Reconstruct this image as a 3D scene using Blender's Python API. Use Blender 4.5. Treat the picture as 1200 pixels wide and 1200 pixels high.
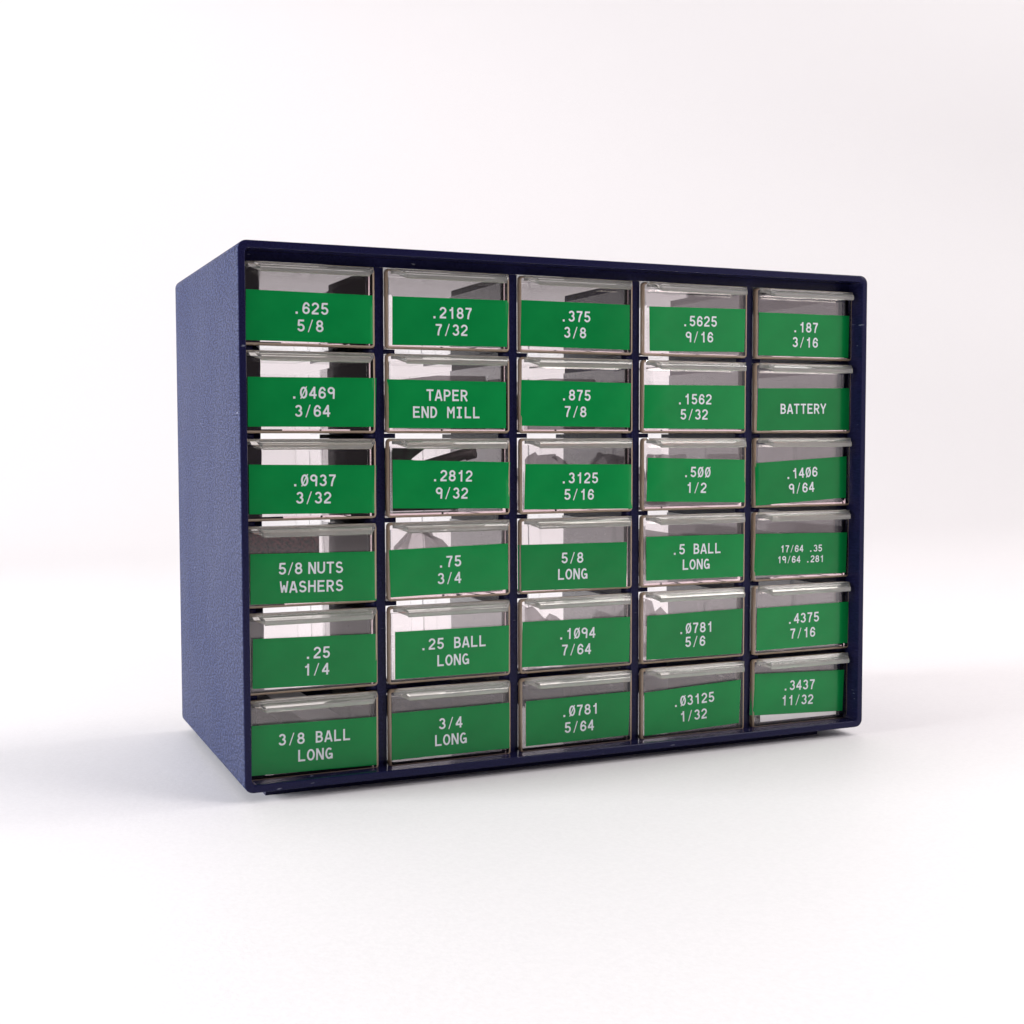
import bpy, bmesh, math, random
import numpy as np
from mathutils import Vector

sc = bpy.context.scene
for o in list(bpy.data.objects):
    bpy.data.objects.remove(o, do_unlink=True)

# ------------------------------------------------------------------ camera
MM = 0.001
cam = bpy.data.objects.new('camera', bpy.data.cameras.new('camera'))
sc.collection.objects.link(cam)
cam.location = (-0.106505, -0.508463, 0.139142)
cam.rotation_euler = (1.51584871, 0.00229, -0.41102924)
cam.data.sensor_width = 36.0
cam.data.lens = 46.0554
cam.data.clip_start = 0.01
cam.data.clip_end = 50.0
sc.camera = cam

# ------------------------------------------------------------------ surroundings light
world = bpy.data.worlds.new('World')
sc.world = world
world.use_nodes = True
bg = world.node_tree.nodes['Background']
bg.inputs[0].default_value = (1.0, 0.89, 0.95, 1)
bg.inputs[1].default_value = 0.10

def area(name, loc, target, sx, sy, watts, color=(1, 1, 1)):
    l = bpy.data.lights.new(name, 'AREA')
    l.shape = 'RECTANGLE'; l.size = sx; l.size_y = sy; l.energy = watts; l.color = color
    o = bpy.data.objects.new(name, l)
    sc.collection.objects.link(o)
    o.location = loc
    d = Vector(target) - Vector(loc)
    o.rotation_euler = d.to_track_quat('-Z', 'Y').to_euler()
    return o
area('overhead_softbox', (0.45, 0.48, 1.45), (0.42, 0.42, 0.0), 3.0, 1.8, 13.8, (1.0, 0.955, 0.955))
area('backdrop_lamp', (3.8, 0.6, 2.4), (3.3, 2.2, 0.6), 6.0, 0.6, 80, (1.0, 0.975, 0.974))
area('left_softbox', (-1.5, 0.20, 0.34), (0.0, 0.08, 0.12), 0.8, 0.5, 58, (0.94, 0.97, 1.0))
area('front_lamp', (0.76, -0.60, 0.66), (0.30, 0.0, 0.1), 0.4, 0.4, 4.5, (1.0, 0.97, 0.97))
area('right_reflector', (1.55, -1.05, 0.55), (0.15, 0.0, 0.1), 1.5, 1.2, 5.5, (1.0, 0.91, 0.94))

sc.view_settings.view_transform = 'Standard'
sc.view_settings.look = 'None'
sc.view_settings.exposure = -0.07
sc.view_settings.gamma = 1.0
sc.cycles.max_bounces = 28
sc.cycles.transmission_bounces = 28
sc.cycles.glossy_bounces = 10
sc.cycles.diffuse_bounces = 5
sc.cycles.transparent_max_bounces = 24
sc.cycles.caustics_refractive = True
sc.cycles.caustics_reflective = True
sc.cycles.blur_glossy = 0.5
sc.cycles.sample_clamp_indirect = 6.0

# ------------------------------------------------------------------ helpers
def link(name, me, mat=None, parent=None, kind=None):
    o = bpy.data.objects.new(name, me)
    sc.collection.objects.link(o)
    if mat is not None and not me.materials:
        me.materials.append(mat)
    if parent is not None:
        o.parent = parent
    if kind:
        o['kind'] = kind
    return o

def mesh_of(bm, name, smooth=False):
    me = bpy.data.meshes.new(name)
    bmesh.ops.recalc_face_normals(bm, faces=bm.faces)
    bm.to_mesh(me); bm.free()
    if smooth:
        me.polygons.foreach_set('use_smooth', [True] * len(me.polygons))
        me.set_sharp_from_angle(angle=math.radians(38))
        for p in me.polygons:
            if p.area > 2.5e-5: p.use_smooth = False
    return me

def bev(bm, off, seg=2, ang=40):
    ed = [e for e in bm.edges if len(e.link_faces) == 2 and e.calc_face_angle() > math.radians(ang)]
    bmesh.ops.bevel(bm, geom=ed, offset=off * MM, segments=seg, profile=0.5, affect='EDGES', clamp_overlap=True)

def box(bm, x0, x1, y0, y1, z0, z1):
    v = [bm.verts.new((x * MM, y * MM, z * MM)) for z in (z0, z1) for x, y in ((x0, y0), (x1, y0), (x1, y1), (x0, y1))]
    for f in ((3, 2, 1, 0), (4, 5, 6, 7), (0, 1, 5, 4), (1, 2, 6, 5), (2, 3, 7, 6), (3, 0, 4, 7)):
        bm.faces.new([v[i] for i in f])

def prism(bm, poly, a0, a1, f):
    """poly of 2D points, swept from a0 to a1; f(u, v, a) gives the 3D point in mm"""
    n = len(poly)
    A = [bm.verts.new([c * MM for c in f(u, v, a0)]) for u, v in poly]
    B = [bm.verts.new([c * MM for c in f(u, v, a1)]) for u, v in poly]
    bm.faces.new(A); bm.faces.new(B[::-1])
    for i in range(n):
        j = (i + 1) % n
        bm.faces.new((A[j], A[i], B[i], B[j]))

def rrect(x0, x1, z0, z1, r, n=6):
    pts = []
    for cx, cz, a in ((x1 - r, z1 - r, 0), (x0 + r, z1 - r, 90), (x0 + r, z0 + r, 180), (x1 - r, z0 + r, 270)):
        for k in range(n + 1):
            t = math.radians(a + 90 * k / n)
            pts.append((cx + r * math.cos(t), cz + r * math.sin(t)))
    return pts

def nodes(name):
    m = bpy.data.materials.new(name)
    m.use_nodes = True
    return m, m.node_tree.nodes, m.node_tree.links, m.node_tree.nodes['Principled BSDF']

# ------------------------------------------------------------------ materials
def mat_navy(name, grain, r0, r1, scale=1600):
    m, N, L, b = nodes(name)
    tc = N.new('ShaderNodeTexCoord')
    n1 = N.new('ShaderNodeTexNoise'); n1.inputs['Scale'].default_value = scale; n1.inputs['Detail'].default_value = 1
    mg = N.new('ShaderNodeMapping'); mg.inputs['Scale'].default_value = (1, 0.22, 1)
    L.new(tc.outputs['Object'], mg.inputs['Vector']); L.new(mg.outputs[0], n1.inputs['Vector'])
    n2 = N.new('ShaderNodeTexNoise'); n2.inputs['Scale'].default_value = 14; n2.inputs['Detail'].default_value = 4
    L.new(tc.outputs['Object'], n2.inputs['Vector'])
    cr = N.new('ShaderNodeValToRGB')
    cr.color_ramp.elements[0].position = 0.44 if grain > .5 else 0.0; cr.color_ramp.elements[0].color = (0.007, 0.010, 0.036, 1) if grain > .5 else (0.003, 0.003, 0.018, 1)
    cr.color_ramp.elements[1].position = 0.60 if grain > .5 else 1.0; cr.color_ramp.elements[1].color = (0.040, 0.051, 0.120, 1) if grain > .5 else (0.019, 0.019, 0.070, 1)  # puts sheen speckle into the grained colour, dimmer front light into the smooth one
    L.new(n1.outputs['Fac'], cr.inputs['Fac'])
    b.inputs['Specular IOR Level'].default_value = 0.12
    # pale scuff flecks
    n3 = N.new('ShaderNodeTexNoise'); n3.inputs['Scale'].default_value = 260; n3.inputs['Detail'].default_value = 3
    mp = N.new('ShaderNodeMapping'); mp.inputs['Scale'].default_value = (0.45, 0.5, 1.3)
    L.new(tc.outputs['Object'], mp.inputs['Vector']); L.new(mp.outputs[0], n3.inputs['Vector'])
    th = N.new('ShaderNodeMapRange'); th.inputs['From Min'].default_value = 0.73 if grain > .5 else 0.70; th.inputs['From Max'].default_value = 0.79
    L.new(n3.outputs['Fac'], th.inputs['Value'])
    mx = N.new('ShaderNodeMix'); mx.data_type = 'RGBA'
    L.new(th.outputs[0], mx.inputs['Factor']); L.new(cr.outputs[0], mx.inputs['A'])
    mx.inputs['B'].default_value = (0.22, 0.23, 0.30, 1)
    L.new(mx.outputs['Result'], b.inputs['Base Color'])
    rr = N.new('ShaderNodeMapRange'); rr.inputs['To Min'].default_value = r0; rr.inputs['To Max'].default_value = r1
    L.new(n2.outputs['Fac'], rr.inputs['Value']); L.new(rr.outputs[0], b.inputs['Roughness'])
    bp = N.new('ShaderNodeBump'); bp.inputs['Strength'].default_value = grain; bp.inputs['Distance'].default_value = 0.0006
    L.new(n1.outputs['Fac'], bp.inputs['Height']); L.new(bp.outputs[0], b.inputs['Normal'])
    return m

def mat_glass(name, col=(1, 1, 1), dens=26.0, rough=0.0, wav=0.0, trans=1.0):
    m, N, L, b = nodes(name)
    b.inputs['Transmission Weight'].default_value = trans
    b.inputs['Base Color'].default_value = (*col, 1)
    b.inputs['IOR'].default_value = 1.52
    b.inputs['Roughness'].default_value = rough
    if wav:
        tc = N.new('ShaderNodeTexCoord')
        n = N.new('ShaderNodeTexNoise'); n.inputs['Scale'].default_value = 55; n.inputs['Detail'].default_value = 2
        L.new(tc.outputs['Object'], n.inputs['Vector'])
        bp = N.new('ShaderNodeBump'); bp.inputs['Strength'].default_value = wav; bp.inputs['Distance'].default_value = 0.0006
        L.new(n.outputs['Fac'], bp.inputs['Height']); L.new(bp.outputs[0], b.inputs['Normal'])
    va = N.new('ShaderNodeVolumeAbsorption')
    va.inputs['Color'].default_value = (0.95, 0.80, 0.82, 1)
    va.inputs['Density'].default_value = dens
    L.new(va.outputs[0], N['Material Output'].inputs['Volume'])
    return m

def mat_tape():
    m, N, L, b = nodes('green_glossy_tape')
    tc = N.new('ShaderNodeTexCoord')
    n = N.new('ShaderNodeTexNoise'); n.inputs['Scale'].default_value = 60; n.inputs['Detail'].default_value = 4
    L.new(tc.outputs['Object'], n.inputs['Vector'])
    cr = N.new('ShaderNodeValToRGB')
    cr.color_ramp.elements[0].position = 0.3; cr.color_ramp.elements[0].color = (0.001, 0.205, 0.045, 1)
    cr.color_ramp.elements[1].position = 0.7; cr.color_ramp.elements[1].color = (0.003, 0.242, 0.054, 1)
    L.new(n.outputs['Fac'], cr.inputs['Fac'])
    oi = N.new('ShaderNodeObjectInfo')
    hv = N.new('ShaderNodeHueSaturation')
    mr = N.new('ShaderNodeMapRange'); mr.inputs['To Min'].default_value = 0.86; mr.inputs['To Max'].default_value = 1.08
    L.new(oi.outputs['Random'], mr.inputs['Value']); L.new(mr.outputs[0], hv.inputs['Value']); L.new(cr.outputs[0], hv.inputs['Color'])
    sp = N.new('ShaderNodeTexNoise'); sp.inputs['Scale'].default_value = 420; sp.inputs['Detail'].default_value = 2
    L.new(tc.outputs['Object'], sp.inputs['Vector'])
    st = N.new('ShaderNodeMapRange'); st.inputs['From Min'].default_value = 0.765; st.inputs['From Max'].default_value = 0.80; st.inputs['To Max'].default_value = 0.5
    L.new(sp.outputs['Fac'], st.inputs['Value'])
    mx = N.new('ShaderNodeMix'); mx.data_type = 'RGBA'; mx.inputs['B'].default_value = (0.4, 0.5, 0.42, 1)
    L.new(st.outputs[0], mx.inputs['Factor']); L.new(hv.outputs[0], mx.inputs['A'])
    L.new(mx.outputs['Result'], b.inputs['Base Color'])
    b.inputs['Roughness'].default_value = 0.14
    b.inputs['Specular IOR Level'].default_value = 0.28
    b.inputs['IOR'].default_value = 1.5
    bp = N.new('ShaderNodeBump'); bp.inputs['Strength'].default_value = 0.3; bp.inputs['Distance'].default_value = 0.0005
    n2 = N.new('ShaderNodeTexNoise'); n2.inputs['Scale'].default_value = 60; n2.inputs['Detail'].default_value = 2
    L.new(tc.outputs['Object'], n2.inputs['Vector'])
    L.new(n2.outputs['Fac'], bp.inputs['Height']); L.new(bp.outputs[0], b.inputs['Normal'])
    return m

def mat_plain(name, col, rough=0.5, metal=0.0, nscale=0, namp=0.0, bump=0.0):
    m, N, L, b = nodes(name)
    b.inputs['Roughness'].default_value = rough
    b.inputs['Metallic'].default_value = metal
    b.inputs['Base Color'].default_value = (*col, 1)
    if nscale:
        tc = N.new('ShaderNodeTexCoord')
        n = N.new('ShaderNodeTexNoise'); n.inputs['Scale'].default_value = nscale; n.inputs['Detail'].default_value = 5
        L.new(tc.outputs['Object'], n.inputs['Vector'])
        cr = N.new('ShaderNodeValToRGB')
        cr.color_ramp.elements[0].position = 0.3; cr.color_ramp.elements[0].color = (*[max(0, c * (1 - namp)) for c in col], 1)
        cr.color_ramp.elements[1].position = 0.7; cr.color_ramp.elements[1].color = (*[min(1, c * (1 + namp)) for c in col], 1)
        L.new(n.outputs['Fac'], cr.inputs['Fac']); L.new(cr.outputs[0], b.inputs['Base Color'])
        if bump:
            bp = N.new('ShaderNodeBump'); bp.inputs['Strength'].default_value = bump; bp.inputs['Distance'].default_value = 0.0005
            L.new(n.outputs['Fac'], bp.inputs['Height']); L.new(bp.outputs[0], b.inputs['Normal'])
    return m

NAVY = mat_navy('navy_grained_plastic', 1.0, 0.36, 0.60)
SMOOTH = mat_navy('navy_smooth_plastic', 0.12, 0.09, 0.17)
PANEL = mat_glass('clear_panel_plastic', dens=150)
EDGE = mat_glass('tan_panel_edge', (0.64, 0.48, 0.35), dens=150, rough=0.10, trans=0.50)
LIP = mat_glass('clear_lip_plastic', (0.99, 0.995, 0.95), dens=10, rough=0.02, trans=0.87)
TRAY = mat_glass('clear_tray_plastic', dens=12, wav=0.12)
def mat_film():
    m, N, L, b = nodes('thin_hazy_film')
    b.inputs['Base Color'].default_value = (0.80, 0.76, 0.77, 1); b.inputs['Roughness'].default_value = 0.22
    tr = N.new('ShaderNodeBsdfTransparent'); tr.inputs[0].default_value = (0.93, 0.90, 0.91, 1)
    mx = N.new('ShaderNodeMixShader'); fr = N.new('ShaderNodeFresnel'); fr.inputs[0].default_value = 1.5
    ad = N.new('ShaderNodeMath'); ad.operation = 'MULTIPLY_ADD'; ad.inputs[1].default_value = 0.5; ad.inputs[2].default_value = 0.16; ad.use_clamp = True
    L.new(fr.outputs[0], ad.inputs[0]); L.new(ad.outputs[0], mx.inputs[0])
    tl = N.new('ShaderNodeBsdfTranslucent'); tl.inputs[0].default_value = (0.88, 0.84, 0.85, 1)
    m2 = N.new('ShaderNodeMixShader'); m2.inputs[0].default_value = 0.6
    L.new(b.outputs[0], m2.inputs[1]); L.new(tl.outputs[0], m2.inputs[2])
    L.new(tr.outputs[0], mx.inputs[1]); L.new(m2.outputs[0], mx.inputs[2])
    L.new(mx.outputs[0], N['Material Output'].inputs['Surface'])
    return m
BAG = mat_film()
TAPE = mat_tape()
INK = mat_plain('pale_print', (0.70, 0.73, 0.77), 0.5)
STEEL = mat_plain('ground_steel', (0.34, 0.31, 0.31), 0.45, 0.35, 300, 0.15)
FOAM = mat_plain('brown_mottled_foam', (0.13, 0.022, 0.03), 0.9, 0, 900, 0.9, 0.8)
POUCH = mat_plain('dark_green_vinyl', (0.012, 0.055, 0.026), 0.35, 0, 160, 0.9, 0.5)
PAPER = mat_plain('sweep_paper', (0.86, 0.838, 0.842), 0.55, 0, 620, 0.022, 0.12)

# ------------------------------------------------------------------ backdrop: one seamless white sweep
bm = bmesh.new()
prof = [(-1.6, 0.0), (0.0, 0.0), (0.6, 0.0), (1.1, 0.0)]
R = 0.9
for k in range(1, 17):
    t = math.radians(90 * k / 16)
    prof.append((1.1 + R * math.sin(t), R * (1 - math.cos(t))))
prof.append((2.0, 2.8))
cols = []
for x in (-3.0, -1.0, 1.0, 3.0, 5.0):
    cols.append([bm.verts.new((x, y, z - 0.004)) for y, z in prof])
for a, b_ in zip(cols, cols[1:]):
    for i in range(len(prof) - 1):
        bm.faces.new((a[i], b_[i], b_[i + 1], a[i + 1]))
me_sw = mesh_of(bm, 'white_backdrop', True)
me_sw.polygons.foreach_set('use_smooth', [True] * len(me_sw.polygons))
sweep = link('white_backdrop', me_sw, PAPER, kind='structure')
sweep['label'] = 'seamless white paper sweep under and behind the cabinet'

# ------------------------------------------------------------------ cabinet
W, H, D = 300.0, 216.6, 146.35
T = 3.0
cab = bpy.data.objects.new('drawer_cabinet', None); sc.collection.objects.link(cab)
cab['label'] = 'navy blue plastic drawer cabinet with thirty small compartments standing on white paper'
cab['category'] = 'cabinet'

bm = bmesh.new()
def ring(y, ins, inner):
    if inner:
        p = rrect(T - ins, W - T + ins, T + 0.2 - ins, H - T - ins * -1, 2.0 + ins * 0.5)
    else:
        p = rrect(ins, W - ins, ins, H - ins, 3.7 - ins)
    return [bm.verts.new((x * MM, y * MM, z * MM)) for x, z in p]
rings = [ring(0.45, 0.0, True), ring(0.12, 0.1, True), ring(0.0, 0.35, True),
         ring(0.0, 0.55, False), ring(0.15, 0.2, False), ring(0.6, 0.0, False)]
rings += [ring(D * k / 6, 0.0, False) for k in range(1, 6)]
rings += [ring(D - 1.6, 0.0, False), ring(D - 0.5, 0.45, False), ring(D, 1.5, False),
          ring(D, 0.2, True), ring(D - 0.3, 0.0, True)]
nv = len(rings[0])
for k, (a, b_) in enumerate(zip(rings, rings[1:] + rings[:1])):
    for i in range(nv):
        j = (i + 1) % nv
        f = bm.faces.new((a[i], a[j], b_[j], b_[i]))
        f.material_index = 0 if 4 <= k <= 12 else 1
me_shell = mesh_of(bm, 'outer_shell', True)
me_shell.materials.append(NAVY); me_shell.materials.append(SMOOTH)
link('outer_shell', me_shell, None, cab)

bm = bmesh.new()      # frame round the open back
box(bm, T - .5, 40, D - 5, D - 3, T, H - T)
link('back_strip', mesh_of(bm, 'back_strip'), SMOOTH, cab)
bm = bmesh.new()
box(bm, W - 14, W - T + .5, D - 5, D - 3, T, H - T)
link('back_strip', mesh_of(bm, 'back_strip'), SMOOTH, cab)
bm = bmesh.new()
box(bm, 40.1, W - 14.1, D - 5, D - 3, T, 13)
link('back_sill', mesh_of(bm, 'back_sill'), SMOOTH, cab)
bm = bmesh.new()
box(bm, T - .3, W - T + .3, 10.3, 12.3, 210.0, H - T + .3); bev(bm, 0.3)
link('header', mesh_of(bm, 'header', True), SMOOTH, cab)
bm = bmesh.new()
box(bm, 10.5, 281, 10, 140, -4.0, 0.6); bev(bm, 0.5)
link('plinth', mesh_of(bm, 'plinth'), SMOOTH, cab)

TOPS = [209.5, 174.8, 139.8, 105.0, 70.1, 35.2]
BACK = 80.0
bm = bmesh.new()
box(bm, -2, 2, 10.4, BACK, T - 0.2, 209.9); bev(bm, 0.35)
me_div = mesh_of(bm, 'divider', True)
for c in range(1, 5):
    link('divider', me_div, SMOOTH, cab).location = (60 * c * MM, 0, 0)
bm = bmesh.new()
box(bm, 0, 5.2, 10.6, BACK - 1, -1.9, 0); bev(bm, 0.3)
me_rl = mesh_of(bm, 'rail', True)
bm = bmesh.new()
box(bm, -5.2, 0, 10.6, BACK - 1, -1.9, 0); bev(bm, 0.3)
me_rr = mesh_of(bm, 'rail', True)
for r in range(5):
    z = TOPS[r] - 32.9
    for c in range(5):
        x0 = 60 * c + (2 if c else T) - 0.4
        x1 = 60 * c + (58 if c < 4 else 57) + 0.4
        link('rail', me_rl, SMOOTH, cab).location = (x0 * MM, 0, z * MM)
        link('rail', me_rr, SMOOTH, cab).location = (x1 * MM, 0, z * MM)
bm = bmesh.new()      # faint moulding lines on the inside of the side walls
box(bm, -0.1, 0.18, 0.9, 10.5, -0.25, 0.0)
me_ml = mesh_of(bm, 'moulding_line')
for r in range(5):
    link('moulding_line', me_ml, SMOOTH, cab).location = ((W - T - 0.1) * MM, 0, (TOPS[r] - 33.4) * MM)

# ------------------------------------------------------------------ lettering (every character drawn here as strokes)
def arc(cx, cz, rx, rz, a0, a1, n=22):
    return [(cx + rx * math.cos(math.radians(a0 + (a1 - a0) * k / n)),
             cz + rz * math.sin(math.radians(a0 + (a1 - a0) * k / n))) for k in range(n + 1)]
def ell(cx, cz, rx, rz):
    return arc(cx, cz, rx, rz, 0, 360, 40)
G = {
 '0': [ell(.5, .7, .33, .58), ('thin', [(.14, -.02), (.86, 1.42)])],
 '1': [[(.60, 0), (.60, 1.40)], [(.62, 1.24), (.50, 1.10), (.24, .99)]],
 '2': [arc(.49, .96, .33, .32, 168, -32) + [(.18, .24), (.16, .12)], [(.06, .12), (.88, .12)]],
 '3': [arc(.48, .99, .29, .29, 158, -80), arc(.48, .43, .34, .31, 82, -160)],
 '4': [[(.68, 0), (.68, 1.40)], [(.66, 1.30), (.12, .44)], [(.05, .42), (.94, .42)]],
 '5': [[(.86, 1.28), (.24, 1.28)], [(.27, 1.36), (.20, .66)], arc(.48, .46, .34, .34, 142, -160)],
 '6': [ell(.5, .44, .33, .32), arc(.53, .60, .36, .68, 185, 32)],
 '7': [[(.10, 1.28), (.90, 1.28)], [(.84, 1.26), (.62, .88), (.48, .46), (.42, 0)]],
 '8': [ell(.5, 1.0, .285, .275), ell(.5, .42, .34, .30)],
 '9': [ell(.47, .97, .32, .31), [(.80, 1.16), (.80, .80), (.76, 0)]],
 '.': [[(.36, .14), (.62, .14)], [(.36, .10), (.62, .10)]],
 '/': [('thin', [(.24, -.05), (.76, 1.42)])],
 'A': [[(.09, 0), (.46, 1.36)], [(.91, 0), (.54, 1.36)], [(.22, .40), (.78, .40)]],
 'B': [[(.17, 0), (.17, 1.40)], [(.10, 1.28), (.5, 1.28)] + arc(.5, 1.0, .27, .28, 90, -90) + [(.10, .72)],
       [(.10, .12), (.5, .12)] + arc(.5, .42, .33, .30, -90, 90)],
 'D': [[(.17, 0), (.17, 1.40)], [(.10, 1.28), (.38, 1.28)] + arc(.40, .7, .42, .58, 90, -90) + [(.10, .12)]],
 'E': [[(.17, 0), (.17, 1.40)], [(.10, 1.28), (.90, 1.28)], [(.10, .72), (.82, .72)], [(.10, .12), (.93, .12)]],
 'G': [arc(.5, .7, .36, .58, 48, 322) , [(.84, .05), (.84, .64)], [(.48, .62), (.90, .62)]],
 'H': [[(.15, 0), (.15, 1.40)], [(.85, 0), (.85, 1.40)], [(.15, .74), (.85, .74)]],
 'I': [[(.5, 0), (.5, 1.40)], [(.17, 1.29), (.83, 1.29)], [(.17, .11), (.83, .11)]],
 'L': [[(.20, 0), (.20, 1.40)], [(.12, .12), (.94, .12)]],
 'M': [[(.11, 0), (.11, 1.40)], [(.89, 0), (.89, 1.40)], [(.14, 1.34), (.5, .62), (.86, 1.34)]],
 'N': [[(.14, 0), (.14, 1.40)], [(.86, 0), (.86, 1.40)], [(.18, 1.36), (.82, .04)]],
 'O': [ell(.5, .7, .37, .58)],
 'P': [[(.17, 0), (.17, 1.40)], [(.10, 1.28), (.48, 1.28)] + arc(.5, .95, .34, .33, 90, -90) + [(.10, .62)]],
 'R': [[(.16, 0), (.16, 1.40)], [(.10, 1.28), (.48, 1.28)] + arc(.5, .97, .33, .31, 90, -90) + [(.10, .66)], [(.5, .66), (.88, 0)]],
 'S': [arc(.5, .99, .31, .29, 32, 200) + arc(.5, .99, .31, .27, 210, 262)[1:] + arc(.5, .43, .35, .29, 78, 20)[1:] + arc(.5, .42, .35, .30, 10, -152)[1:]],
 'T': [[(.5, 0), (.5, 1.40)], [(.05, 1.28), (.95, 1.28)]],
 'U': [[(.14, 1.40), (.14, .50)] + arc(.5, .48, .36, .36, 180, 360) + [(.86, 1.40)]],
 'W': [[(.08, 1.40), (.26, .06)], [(.26, .06), (.5, .92)], [(.5, .92), (.74, .06)], [(.74, .06), (.92, 1.40)]],
 'Y': [[(.5, 0), (.5, .66)], [(.5, .60), (.09, 1.40)], [(.5, .60), (.91, 1.40)]],
}
NX, NZ = 46, 58
gx = np.linspace(-0.06, 1.06, NX + 1); gz = np.linspace(-0.14, 1.54, NZ + 1)
GX, GZ = np.meshgrid(gx, gz)
def glyph_mesh(ch):
    F = np.full(GX.shape, 9.0)
    for st in G[ch]:
        hw = 0.109
        if isinstance(st, tuple): hw, st = 0.062, st[1]
        if ch in 'MW': hw = 0.098
        n = len(st)
        closed = abs(st[0][0] - st[-1][0]) + abs(st[0][1] - st[-1][1]) < 1e-6
        for i in range(n - 1):
            (x0, z0), (x1, z1) = st[i], st[i + 1]
            dx, dz = x1 - x0, z1 - z0; l = math.hypot(dx, dz)
            if l < 1e-6: continue
            u = ((GX - x0) * dx + (GZ - z0) * dz) / l
            v = abs((GX - x0) * dz - (GZ - z0) * dx) / l
            cap = np.hypot(v, np.maximum(np.maximum(-u, u - l), 0)) - hw
            if not closed and i == 0: cap = np.maximum(cap, -u)
            if not closed and i == n - 2: cap = np.maximum(cap, u - l)
            F = np.minimum(F, cap)
    V, Q, idx = [], [], {}
    def vert(p):
        k = (round(p[0], 5), round(p[1], 5))
        if k not in idx: idx[k] = len(V); V.append(k)
        return idx[k]
    for j in range(NZ):
        i = 0
        while i < NX:
            c = (F[j, i], F[j, i + 1], F[j + 1, i + 1], F[j + 1, i])
            if max(c) <= 0:
                k = i
                while k < NX and max(F[j, k], F[j, k + 1], F[j + 1, k + 1], F[j + 1, k]) <= 0: k += 1
                Q.append([vert((gx[i], gz[j])), vert((gx[k], gz[j])), vert((gx[k], gz[j + 1])), vert((gx[i], gz[j + 1]))])
                i = k; continue
            if min(c) < 0:
                P = ((gx[i], gz[j]), (gx[i + 1], gz[j]), (gx[i + 1], gz[j + 1]), (gx[i], gz[j + 1]))
                poly = []
                for a in range(4):
                    b_ = (a + 1) % 4
                    if c[a] <= 0: poly.append(P[a])
                    if (c[a] <= 0) != (c[b_] <= 0):
                        t = c[a] / (c[a] - c[b_])
                        poly.append((P[a][0] + t * (P[b_][0] - P[a][0]), P[a][1] + t * (P[b_][1] - P[a][1])))
                q = []
                for p in poly:
                    w = vert(p)
                    if w not in q: q.append(w)
                if len(q) > 2: Q.append(q)
            i += 1
    return V, Q
GM = {ch: glyph_mesh(ch) for ch in G}

# ------------------------------------------------------------------ drawers
FY = 8.0                      # front face of the drawer panels, behind the cabinet's rim
def panel_edge(x):            # how far a strip of tape bends back at the rounded panel edges
    x0, x1, r = 2.2, 57.8, 1.3
    d = 0.0
    if x > x1 - r: t = min(1.0, (x - (x1 - r)) / r); d = r * (1 - math.sqrt(max(0, 1 - t * t)))
    if x < x0 + r: t = min(1.0, ((x0 + r) - x) / r); d = max(d, r * (1 - math.sqrt(max(0, 1 - t * t))))
    return d

def make_label(q, rnd):
    """tape strip: four corners q (tl, tr, br, bl) in mm on the panel front, bent round its edges"""
    bm = bmesh.new(); nx, nz = 44, 6
    ph = rnd.uniform(0, 6)
    def P(s, t, dy):
        x = (q[0][0] * (1 - s) + q[1][0] * s) * (1 - t) + (q[3][0] * (1 - s) + q[2][0] * s) * t
        z = (q[0][1] * (1 - s) + q[1][1] * s) * (1 - t) + (q[3][1] * (1 - s) + q[2][1] * s) * t
        y = -0.16 + panel_edge(x) + 0.03 * math.sin(x * .21 + ph)
        return (x * MM, (y + dy) * MM, z * MM)
    F = [[bm.verts.new(P(i / nx, j / nz, 0)) for j in range(nz + 1)] for i in range(nx + 1)]
    B = [[bm.verts.new(P(i / nx, j / nz, 0.1)) for j in range(nz + 1)] for i in range(nx + 1)]
    for i in range(nx):
        for j in range(nz):
            bm.faces.new((F[i][j], F[i + 1][j], F[i + 1][j + 1], F[i][j + 1]))
            bm.faces.new((B[i][j + 1], B[i + 1][j + 1], B[i + 1][j], B[i][j]))
        for j in (0, nz): bm.faces.new((F[i][j], B[i][j], B[i + 1][j], F[i + 1][j]) if j == 0 else (F[i + 1][j], B[i + 1][j], B[i][j], F[i][j]))
    for j in range(nz):
        bm.faces.new((F[0][j], F[0][j + 1], B[0][j + 1], B[0][j]))
        bm.faces.new((F[nx][j + 1], F[nx][j], B[nx][j], B[nx][j + 1]))
    return mesh_of(bm, 'tape_label', True)

def make_text(q, lines):
    V, Q = [], []
    ang = 0.5 * (math.atan2(q[1][1] - q[0][1], q[1][0] - q[0][0]) + math.atan2(q[2][1] - q[3][1], q[2][0] - q[3][0]))
    ca, sa = math.cos(ang), math.sin(ang)
    for s, cx, cz in lines:
        small = '64 ' in s
        pitch, cw, ch = (2.72, 2.45, 3.35 / 1.4) if small else (3.82, 3.42, 4.80 / 1.4)
        xs = [(k - (len(s) - 1) / 2) * pitch for k in range(len(s))]
        if s.startswith('5/8 N'):
            xs = [-12.1, -8.8, -5.5, 0, 0.1, 3.85, 7.65, 11.4]
        for g, x in zip(s, xs):
            if g == ' ': continue
            gv, gq = GM[g]; o = len(V)
            for u, v in gv:
                lx = x + (u - .5) * cw; lz = (v - .7) * ch
                V.append(((cx + lx * ca - lz * sa) * MM, -0.235 * MM, (cz + lx * sa + lz * ca) * MM))
            Q += [[o + k for k in f] for f in gq]
    me = bpy.data.meshes.new('lettering'); me.from_pydata(V, [], Q); me.update()
    return me

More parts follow.
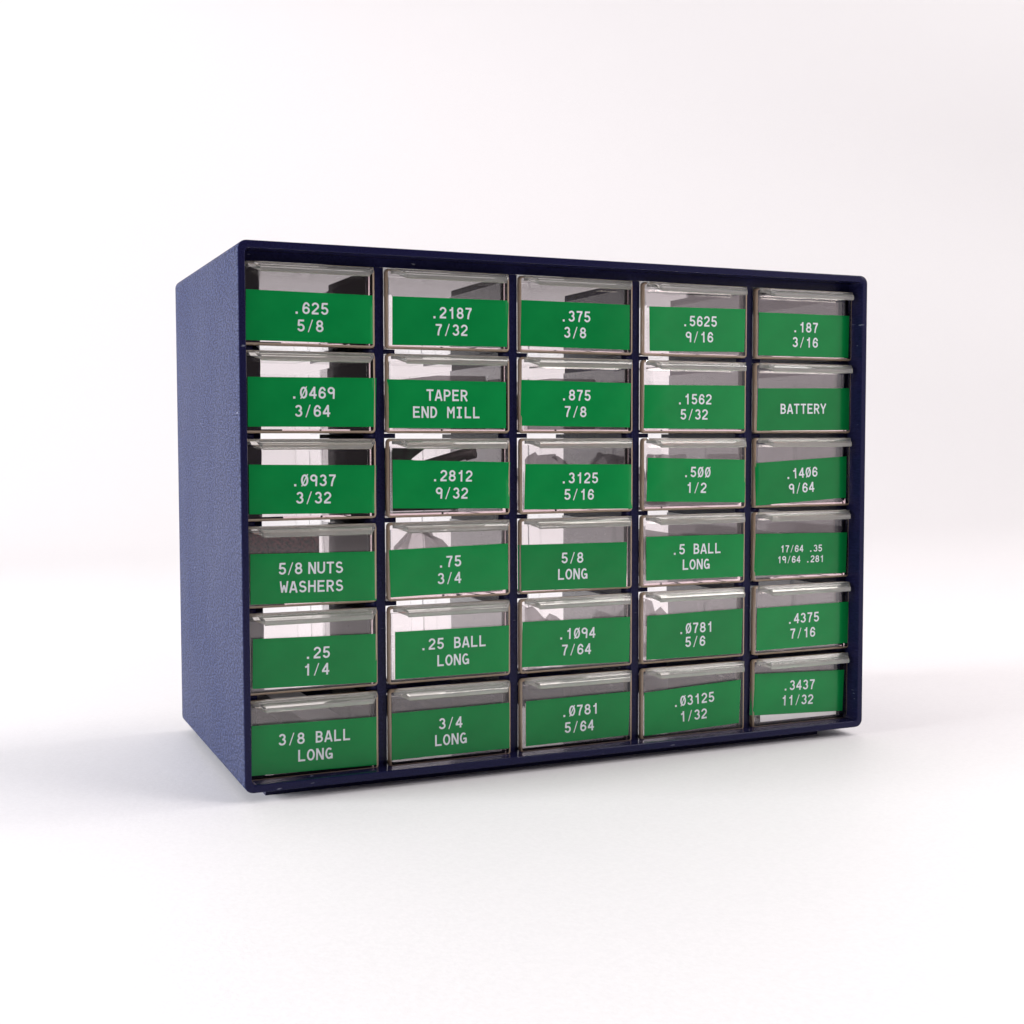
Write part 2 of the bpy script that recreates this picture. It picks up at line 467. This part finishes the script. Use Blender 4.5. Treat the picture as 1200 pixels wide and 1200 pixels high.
bm = bmesh.new()              # front panel: a thick clear slab with rounded edges
def slab_ring(y, i):
    return [bm.verts.new((x * MM, y * MM, z * MM)) for x, z in rrect(2.2 + i, 57.8 - i, -32.8 + i, -i, max(1.7 - i, 0.4), 4)]
sl = [slab_ring(0.0, 1.05), slab_ring(0.10, 0.62), slab_ring(0.35, 0.25), slab_ring(0.8, 0.03), slab_ring(1.1, 0.0), slab_ring(2.0, 0.0), slab_ring(2.3, 0.35)]
for a, b_ in zip(sl, sl[1:]):
    for i in range(len(a)):
        j = (i + 1) % len(a)
        bm.faces.new((a[i], a[j], b_[j], b_[i])).material_index = 1
bm.faces.new(sl[0]); bm.faces.new(sl[-1])
me_panel = mesh_of(bm, 'front_panel', True)
me_panel.materials.append(PANEL); me_panel.materials.append(EDGE)
bm = bmesh.new()
# pull lip: slanted shelf along the top edge, narrower towards the front
pl = [(-0.02, 0.0), (-1.0, -0.1), (-2.5, -0.9), (-2.9, -0.8), (-4.4, -1.6), (-5.0, -2.3), (-5.0, -4.0), (-4.4, -4.3), (-3.8, -3.85), (-1.6, -2.4), (-0.02, -2.3)]
A, B = [], []
for y, z in pl:
    t = -y / 5.0
    notch = min(1.0, max(0.0, (t - .12) / .65))
    A.append(bm.verts.new(((4.4 + 5.2 * notch) * MM, y * MM, z * MM)))
    B.append(bm.verts.new(((57.2 - 2.9 * notch) * MM, y * MM, z * MM)))
bm.faces.new(A); bm.faces.new(B[::-1])
for i in range(len(pl)):
    j = (i + 1) % len(pl)
    bm.faces.new((A[j], A[i], B[i], B[j]))
bev(bm, 0.14, 1, 30)
me_lip = mesh_of(bm, 'pull_lip')

bm = bmesh.new()              # tray: open-topped clear box behind the panel
def rim(x0, x1, y0, y1, z, r):
    return [bm.verts.new((x * MM, y * MM, z * MM)) for x, y in rrect(x0, x1, y0, y1, r, 3)]
zo, zt = -32.5, -3.2
rg = [rim(3.5, 56.5, 2.42, 128, zo, 1.2), rim(3.4, 56.6, 2.4, 128.2, zt, 1.2),
      rim(4.6, 55.4, 3.7, 127, zt, 1.0), rim(4.7, 55.3, 3.8, 126.8, zo + 1.3, 1.0)]
for a, b_ in zip(rg, rg[1:]):
    for i in range(len(a)):
        j = (i + 1) % len(a)
        bm.faces.new((a[i], a[j], b_[j], b_[i]))
bm.faces.new(rg[0][::-1]); bm.faces.new(rg[-1])
bev(bm, 0.3, 2, 60)
me_tray = mesh_of(bm, 'tray', True)

COLS = ['leftmost column', 'second column', 'middle column', 'fourth column', 'rightmost column']
ROWS = ['top row', 'second row', 'third row', 'fourth row', 'fifth row', 'bottom row']
TABLE = [
 (1, 1, [(4.89, -11.03), (57.86, -11.37), (57.53, -31.08), (4.53, -30.86)], [('.625', 30.8, -17.53), ('5/8', 30.57, -24.51)]),
 (1, 2, [(5.09, -10.57), (58.35, -10.19), (57.91, -30.17), (4.93, -30.17)], [('.0469', 31.32, -16.51), ('3/64', 31.14, -23.8)]),
 (1, 3, [(5.03, -10.16), (58.1, -10.94), (57.5, -30.59), (5.02, -29.82)], [('.0937', 31.31, -16.71), ('3/32', 31.18, -23.74)]),
 (1, 4, [(5.17, -10.89), (57.53, -11.61), (57.37, -31.94), (5.0, -31.05)], [('5/8 NUTS', 30.13, -17.38), ('WASHERS', 30.05, -24.81)]),
 (1, 5, [(5.74, -9.87), (57.47, -10.9), (57.08, -31.11), (5.32, -29.89)], [('.25', 31.88, -17.01), ('1/4', 31.49, -23.8)]),
 (1, 6, [(4.76, -9.9), (57.91, -10.66), (57.74, -30.84), (4.5, -30.07)], [('3/8 BALL', 30.44, -16.7), ('LONG', 30.63, -23.84)]),
 (2, 1, [(5.12, -11.26), (57.41, -10.99), (56.29, -30.68), (4.96, -31.23)], [('.2187', 31.11, -17.21), ('7/32', 31.07, -24.29)]),
 (2, 2, [(2.65, -10.57), (55.83, -10.95), (55.78, -30.7), (2.27, -30.67)], [('TAPER', 28.92, -16.88), ('END MILL', 28.65, -24.04)]),
 (2, 3, [(4.66, -8.71), (58.13, -10.24), (57.18, -30.04), (4.5, -28.83)], [('.2812', 30.93, -15.66), ('9/32', 30.78, -22.95)]),
 (2, 4, [(2.81, -11.27), (56.42, -10.31), (56.49, -30.25), (3.38, -31.07)], [('.75', 29.47, -17.0), ('3/4', 29.44, -24.06)]),
 (2, 5, [(5.17, -10.67), (56.93, -10.93), (56.69, -30.9), (5.02, -30.63)], [('.25 BALL', 31.03, -16.79), ('LONG', 30.94, -24.09)]),
 (2, 6, [(3.4, -9.88), (56.96, -9.73), (56.91, -29.66), (3.25, -29.6)], [('3/4', 29.63, -16.1), ('LONG', 29.66, -23.15)]),
 (3, 1, [(3.22, -10.44), (55.94, -10.58), (55.83, -30.45), (2.81, -30.08)], [('.375', 29.07, -16.55), ('3/8', 28.85, -23.61)]),
 (3, 2, [(3.04, -9.81), (56.57, -10.51), (55.93, -30.21), (2.58, -29.57)], [('.875', 29.09, -16.14), ('7/8', 28.87, -23.35)]),
 (3, 3, [(4.8, -11.03), (57.83, -11.74), (57.32, -31.52), (4.11, -30.64)], [('.3125', 30.78, -17.38), ('5/16', 30.61, -24.64)]),
 (3, 4, [(1.77, -11.2), (54.81, -11.73), (54.58, -31.97), (1.89, -31.22)], [('5/8', 27.55, -17.71), ('LONG', 27.67, -24.91)]),
 (3, 5, [(3.37, -9.89), (56.48, -10.54), (55.96, -30.9), (3.06, -29.78)], [('.1094', 29.69, -16.38), ('7/64', 29.47, -23.56)]),
 (3, 6, [(4.87, -9.92), (56.47, -9.66), (55.59, -29.43), (4.84, -29.74)], [('.0781', 31.12, -15.91), ('5/64', 30.9, -23.2)]),
 (4, 1, [(5.57, -10.84), (56.45, -10.16), (55.92, -29.92), (5.82, -30.67)], [('.5625', 31.8, -16.59), ('9/16', 31.74, -23.74)]),
 (4, 2, [(3.36, -11.1), (56.65, -10.72), (56.65, -30.83), (3.22, -30.66)], [('.1562', 29.49, -17.26), ('5/32', 29.42, -24.2)]),
 (4, 3, [(5.02, -8.73), (57.71, -10.12), (56.83, -30.0), (4.44, -28.51)], [('.500', 30.83, -15.51), ('1/2', 30.59, -22.69)]),
 (4, 4, [(4.61, -9.66), (56.84, -10.02), (56.37, -29.92), (4.68, -29.59)], [('.5 BALL', 31.0, -16.0), ('LONG', 30.87, -23.13)]),
 (4, 5, [(5.13, -10.72), (56.5, -10.08), (55.68, -31.17), (4.82, -30.81)], [('.0781', 30.71, -17.59), ('5/6', 30.58, -23.88)]),
 (4, 6, [(3.77, -10.82), (55.49, -8.63), (54.49, -29.14), (3.85, -30.65)], [('.03125', 29.78, -15.88), ('1/32', 29.71, -23.19)]),
 (5, 1, [(3.97, -11.31), (55.45, -11.21), (55.12, -31.27), (3.75, -31.21)], [('.187', 30.0, -17.53), ('3/16', 30.02, -24.56)]),
 (5, 2, [(3.89, -11.85), (56.15, -11.14), (56.06, -31.27), (3.31, -31.62)], [('BATTERY', 29.42, -21.19)]),
 (5, 3, [(2.68, -11.75), (55.04, -8.93), (54.95, -28.9), (3.23, -31.74)], [('.1406', 28.87, -16.56), ('9/64', 29.01, -23.72)]),
 (5, 4, [(3.35, -10.12), (56.02, -11.07), (55.35, -30.68), (2.65, -29.94)], [('17/64 .35', 29.3, -17.91), ('19/64 .281', 28.99, -23.01)]),
 (5, 5, [(4.1, -10.39), (56.83, -9.93), (56.48, -30.04), (3.81, -30.56)], [('.4375', 30.25, -16.26), ('7/16', 30.03, -23.45)]),
 (5, 6, [(2.6, -6.63), (55.07, -8.41), (54.21, -28.41), (1.41, -26.35)], [('.3437', 28.53, -13.71), ('11/32', 27.75, -20.88)]),
]
DRW = {}
for c, r, q, lines in TABLE:
    rnd = random.Random(c * 17 + r * 101)
    d = bpy.data.objects.new('parts_drawer', None); sc.collection.objects.link(d)
    jy = rnd.uniform(-0.35, 0.35)
    d.location = (60 * (c - 1) * MM, (FY + jy) * MM, TOPS[r - 1] * MM)
    d['category'] = 'drawer'
    d['group'] = 'clear drawers in the navy cabinet'
    txt = ' over '.join(s for s, _, _ in lines)
    txt = txt.replace('WASHERS', 'WASHERS')
    d['label'] = 'clear drawer labelled %s, %s, %s' % (txt, ROWS[r - 1], COLS[c - 1])
    link('front_panel', me_panel, None, d)
    link('pull_lip', me_lip, LIP, d)
    link('tray', me_tray, TRAY, d)
    tl = link('tape_label', make_label(q, rnd), TAPE, d)
    link('lettering', make_text(q, lines), INK, tl)
    DRW[(c, r)] = d

# ------------------------------------------------------------------ what lies in the drawers
def thing(name, bm, mat, d, label, cat, group=None, smooth=True):
    o = link(name, mesh_of(bm, name, smooth), mat)
    o.location = DRW[d].location
    o['label'] = label; o['category'] = cat
    if group: o['group'] = group
    return o

FL = -31.0                     # inner floor of a tray, below its drawer's top edge
def rod(bm, p, q, r, n=14):
    p, q = Vector(p), Vector(q); d = (q - p).normalized()
    u = d.orthogonal().normalized(); v = d.cross(u)
    A = [bm.verts.new((p + (u * math.cos(2 * math.pi * k / n) + v * math.sin(2 * math.pi * k / n)) * r) * MM) for k in range(n)]
    B = [bm.verts.new((q + (u * math.cos(2 * math.pi * k / n) + v * math.sin(2 * math.pi * k / n)) * r) * MM) for k in range(n)]
    bm.faces.new(A[::-1]); bm.faces.new(B)
    for i in range(n):
        j = (i + 1) % n
        bm.faces.new((A[i], A[j], B[j], B[i]))

# mottled brown block standing at the left of the nuts drawer
bm = bmesh.new(); box(bm, 5.2, 35.0, 7.5, 30.0, FL, -3.8); bev(bm, 0.5)
thing('foam_block', bm, FOAM, (1, 4), 'mottled brown foam block in the left half of the drawer labelled NUTS WASHERS', 'foam')

bm = bmesh.new(); box(bm, 6.6, 50.5, -0.1, -0.03, -29.9, -24.0)  # added strip whose white stands for the bright window below the label
ps = link('bright_window_strip', mesh_of(bm, 'bright_window_strip'), PAPER, DRW[(5, 6)])

# dark green pouch hanging over steel shanks in the .2812 drawer
bm = bmesh.new()
out = [(6, FL), (40, FL), (41, -18), (30, -11.5), (20, -9), (27, -4.2), (8, -4.0), (5.4, -6)]
prism(bm, out, 20, 24, lambda u, v, a: (u, a + 0.2 * (v + 20), v)); bev(bm, 0.6)
thing('vinyl_pouch', bm, POUCH, (2, 3), 'dark green vinyl pouch standing in the drawer labelled .2812 over 9/32', 'pouch')
bm = bmesh.new(); rod(bm, (12, 34, -17), (41, 12, -6.6), 2.4, 18); rod(bm, (41, 12, -6.6), (44.5, 9.4, -5.4), 3.1, 18)
thing('steel_cutter', bm, STEEL, (2, 3), 'grey steel cutter leaning behind the label of the .2812 over 9/32 drawer', 'cutter')

# steel cutters lying in clear square sleeves in some drawers
def sleeve(d, x, y0, y1, z, w, a, lab):
    root = bpy.data.objects.new('cutter_in_sleeve', None); sc.collection.objects.link(root)
    root.location = DRW[d].location
    root['label'] = lab; root['category'] = 'cutter'
    bm = bmesh.new()
    prism(bm, rrect(-w, w, -w, w, .5, 2), y0, y1, lambda u, v, k: (x + u + a * (k - y0), k, z + w + v))
    link('sleeve', mesh_of(bm, 'sleeve', True), BAG, root)
    bm = bmesh.new()
    r = w * .55
    rod(bm, (x + a * 4, y0 + 4, z + w), (x + a * (y1 - y0 - 6), y1 - 6, z + w), r)
    link('shank', mesh_of(bm, 'shank', True), STEEL, root)
for d, x, y0, y1, w, a, lab in (((2, 2), 38, 8, 95, 11.3, -0.06, 'steel cutter in a square clear sleeve behind TAPER END MILL'),
                                ((3, 2), 33, 12, 90, 11.2, 0.02, 'steel cutter in a clear sleeve in the middle column, second row'),
                                ((4, 4), 26, 12, 96, 9.8, 0.08, 'steel cutter in a clear sleeve in the fourth row, fourth column'),
                                ((1, 6), 40, 16, 100, 8.5, -0.04, 'steel cutter in a clear sleeve in the bottom left drawer'),
                                ((5, 4), 22, 16, 90, 9.5, 0.12, 'steel cutter in a clear sleeve behind the label with small print')):
    sleeve(d, x, y0, y1, FL + 0.1, w, a, lab)

# crumpled thin bags
def bag(d, x0, x1, y0, y1, h, seed, n):
    rnd = random.Random(seed); bm = bmesh.new()
    nx, ny = 11, 8
    top = [[None] * (ny + 1) for _ in range(nx + 1)]
    for i in range(nx + 1):
        for j in range(ny + 1):
            s, t = i / nx, j / ny
            e = min(1, 5 * min(s, 1 - s)) * min(1, 5 * min(t, 1 - t))
            z = FL + 0.3 + e * (h * (0.75 + 0.25 * math.sin(3 * s * math.pi + seed)) + rnd.uniform(-2.2, 2.2))
            top[i][j] = bm.verts.new(((x0 + (x1 - x0) * s + rnd.uniform(-1, 1) * e) * MM, (y0 + (y1 - y0) * t + rnd.uniform(-2, 2) * e) * MM, min(z, -4.5) * MM))
    for i in range(nx):
        for j in range(ny):
            a, b_, c, e = top[i][j], top[i + 1][j], top[i + 1][j + 1], top[i][j + 1]
            bm.faces.new((a, b_, c)); bm.faces.new((a, c, e))
    ed = [e for e in bm.edges if len(e.link_faces) == 1]
    bmesh.ops.holes_fill(bm, edges=ed, sides=0)
    bmesh.ops.triangulate(bm, faces=[f for f in bm.faces if len(f.verts) > 4])
    return thing('plastic_bag', bm, BAG, d, 'crumpled clear plastic bag in the drawer of the ' + n, 'bag', smooth=False)
bag((2, 4), 6, 50, 8, 60, 25, 3, 'fourth row, second column')
bag((4, 5), 6, 36, 8, 50, 24, 5, 'fifth row, fourth column')
bag((3, 3), 16, 50, 20, 80, 23, 8, 'third row, middle column')
bag((3, 5), 6, 50, 12, 70, 23, 11, 'fifth row, middle column')
bag((4, 3), 12, 50, 12, 70, 22, 14, 'third row, fourth column')
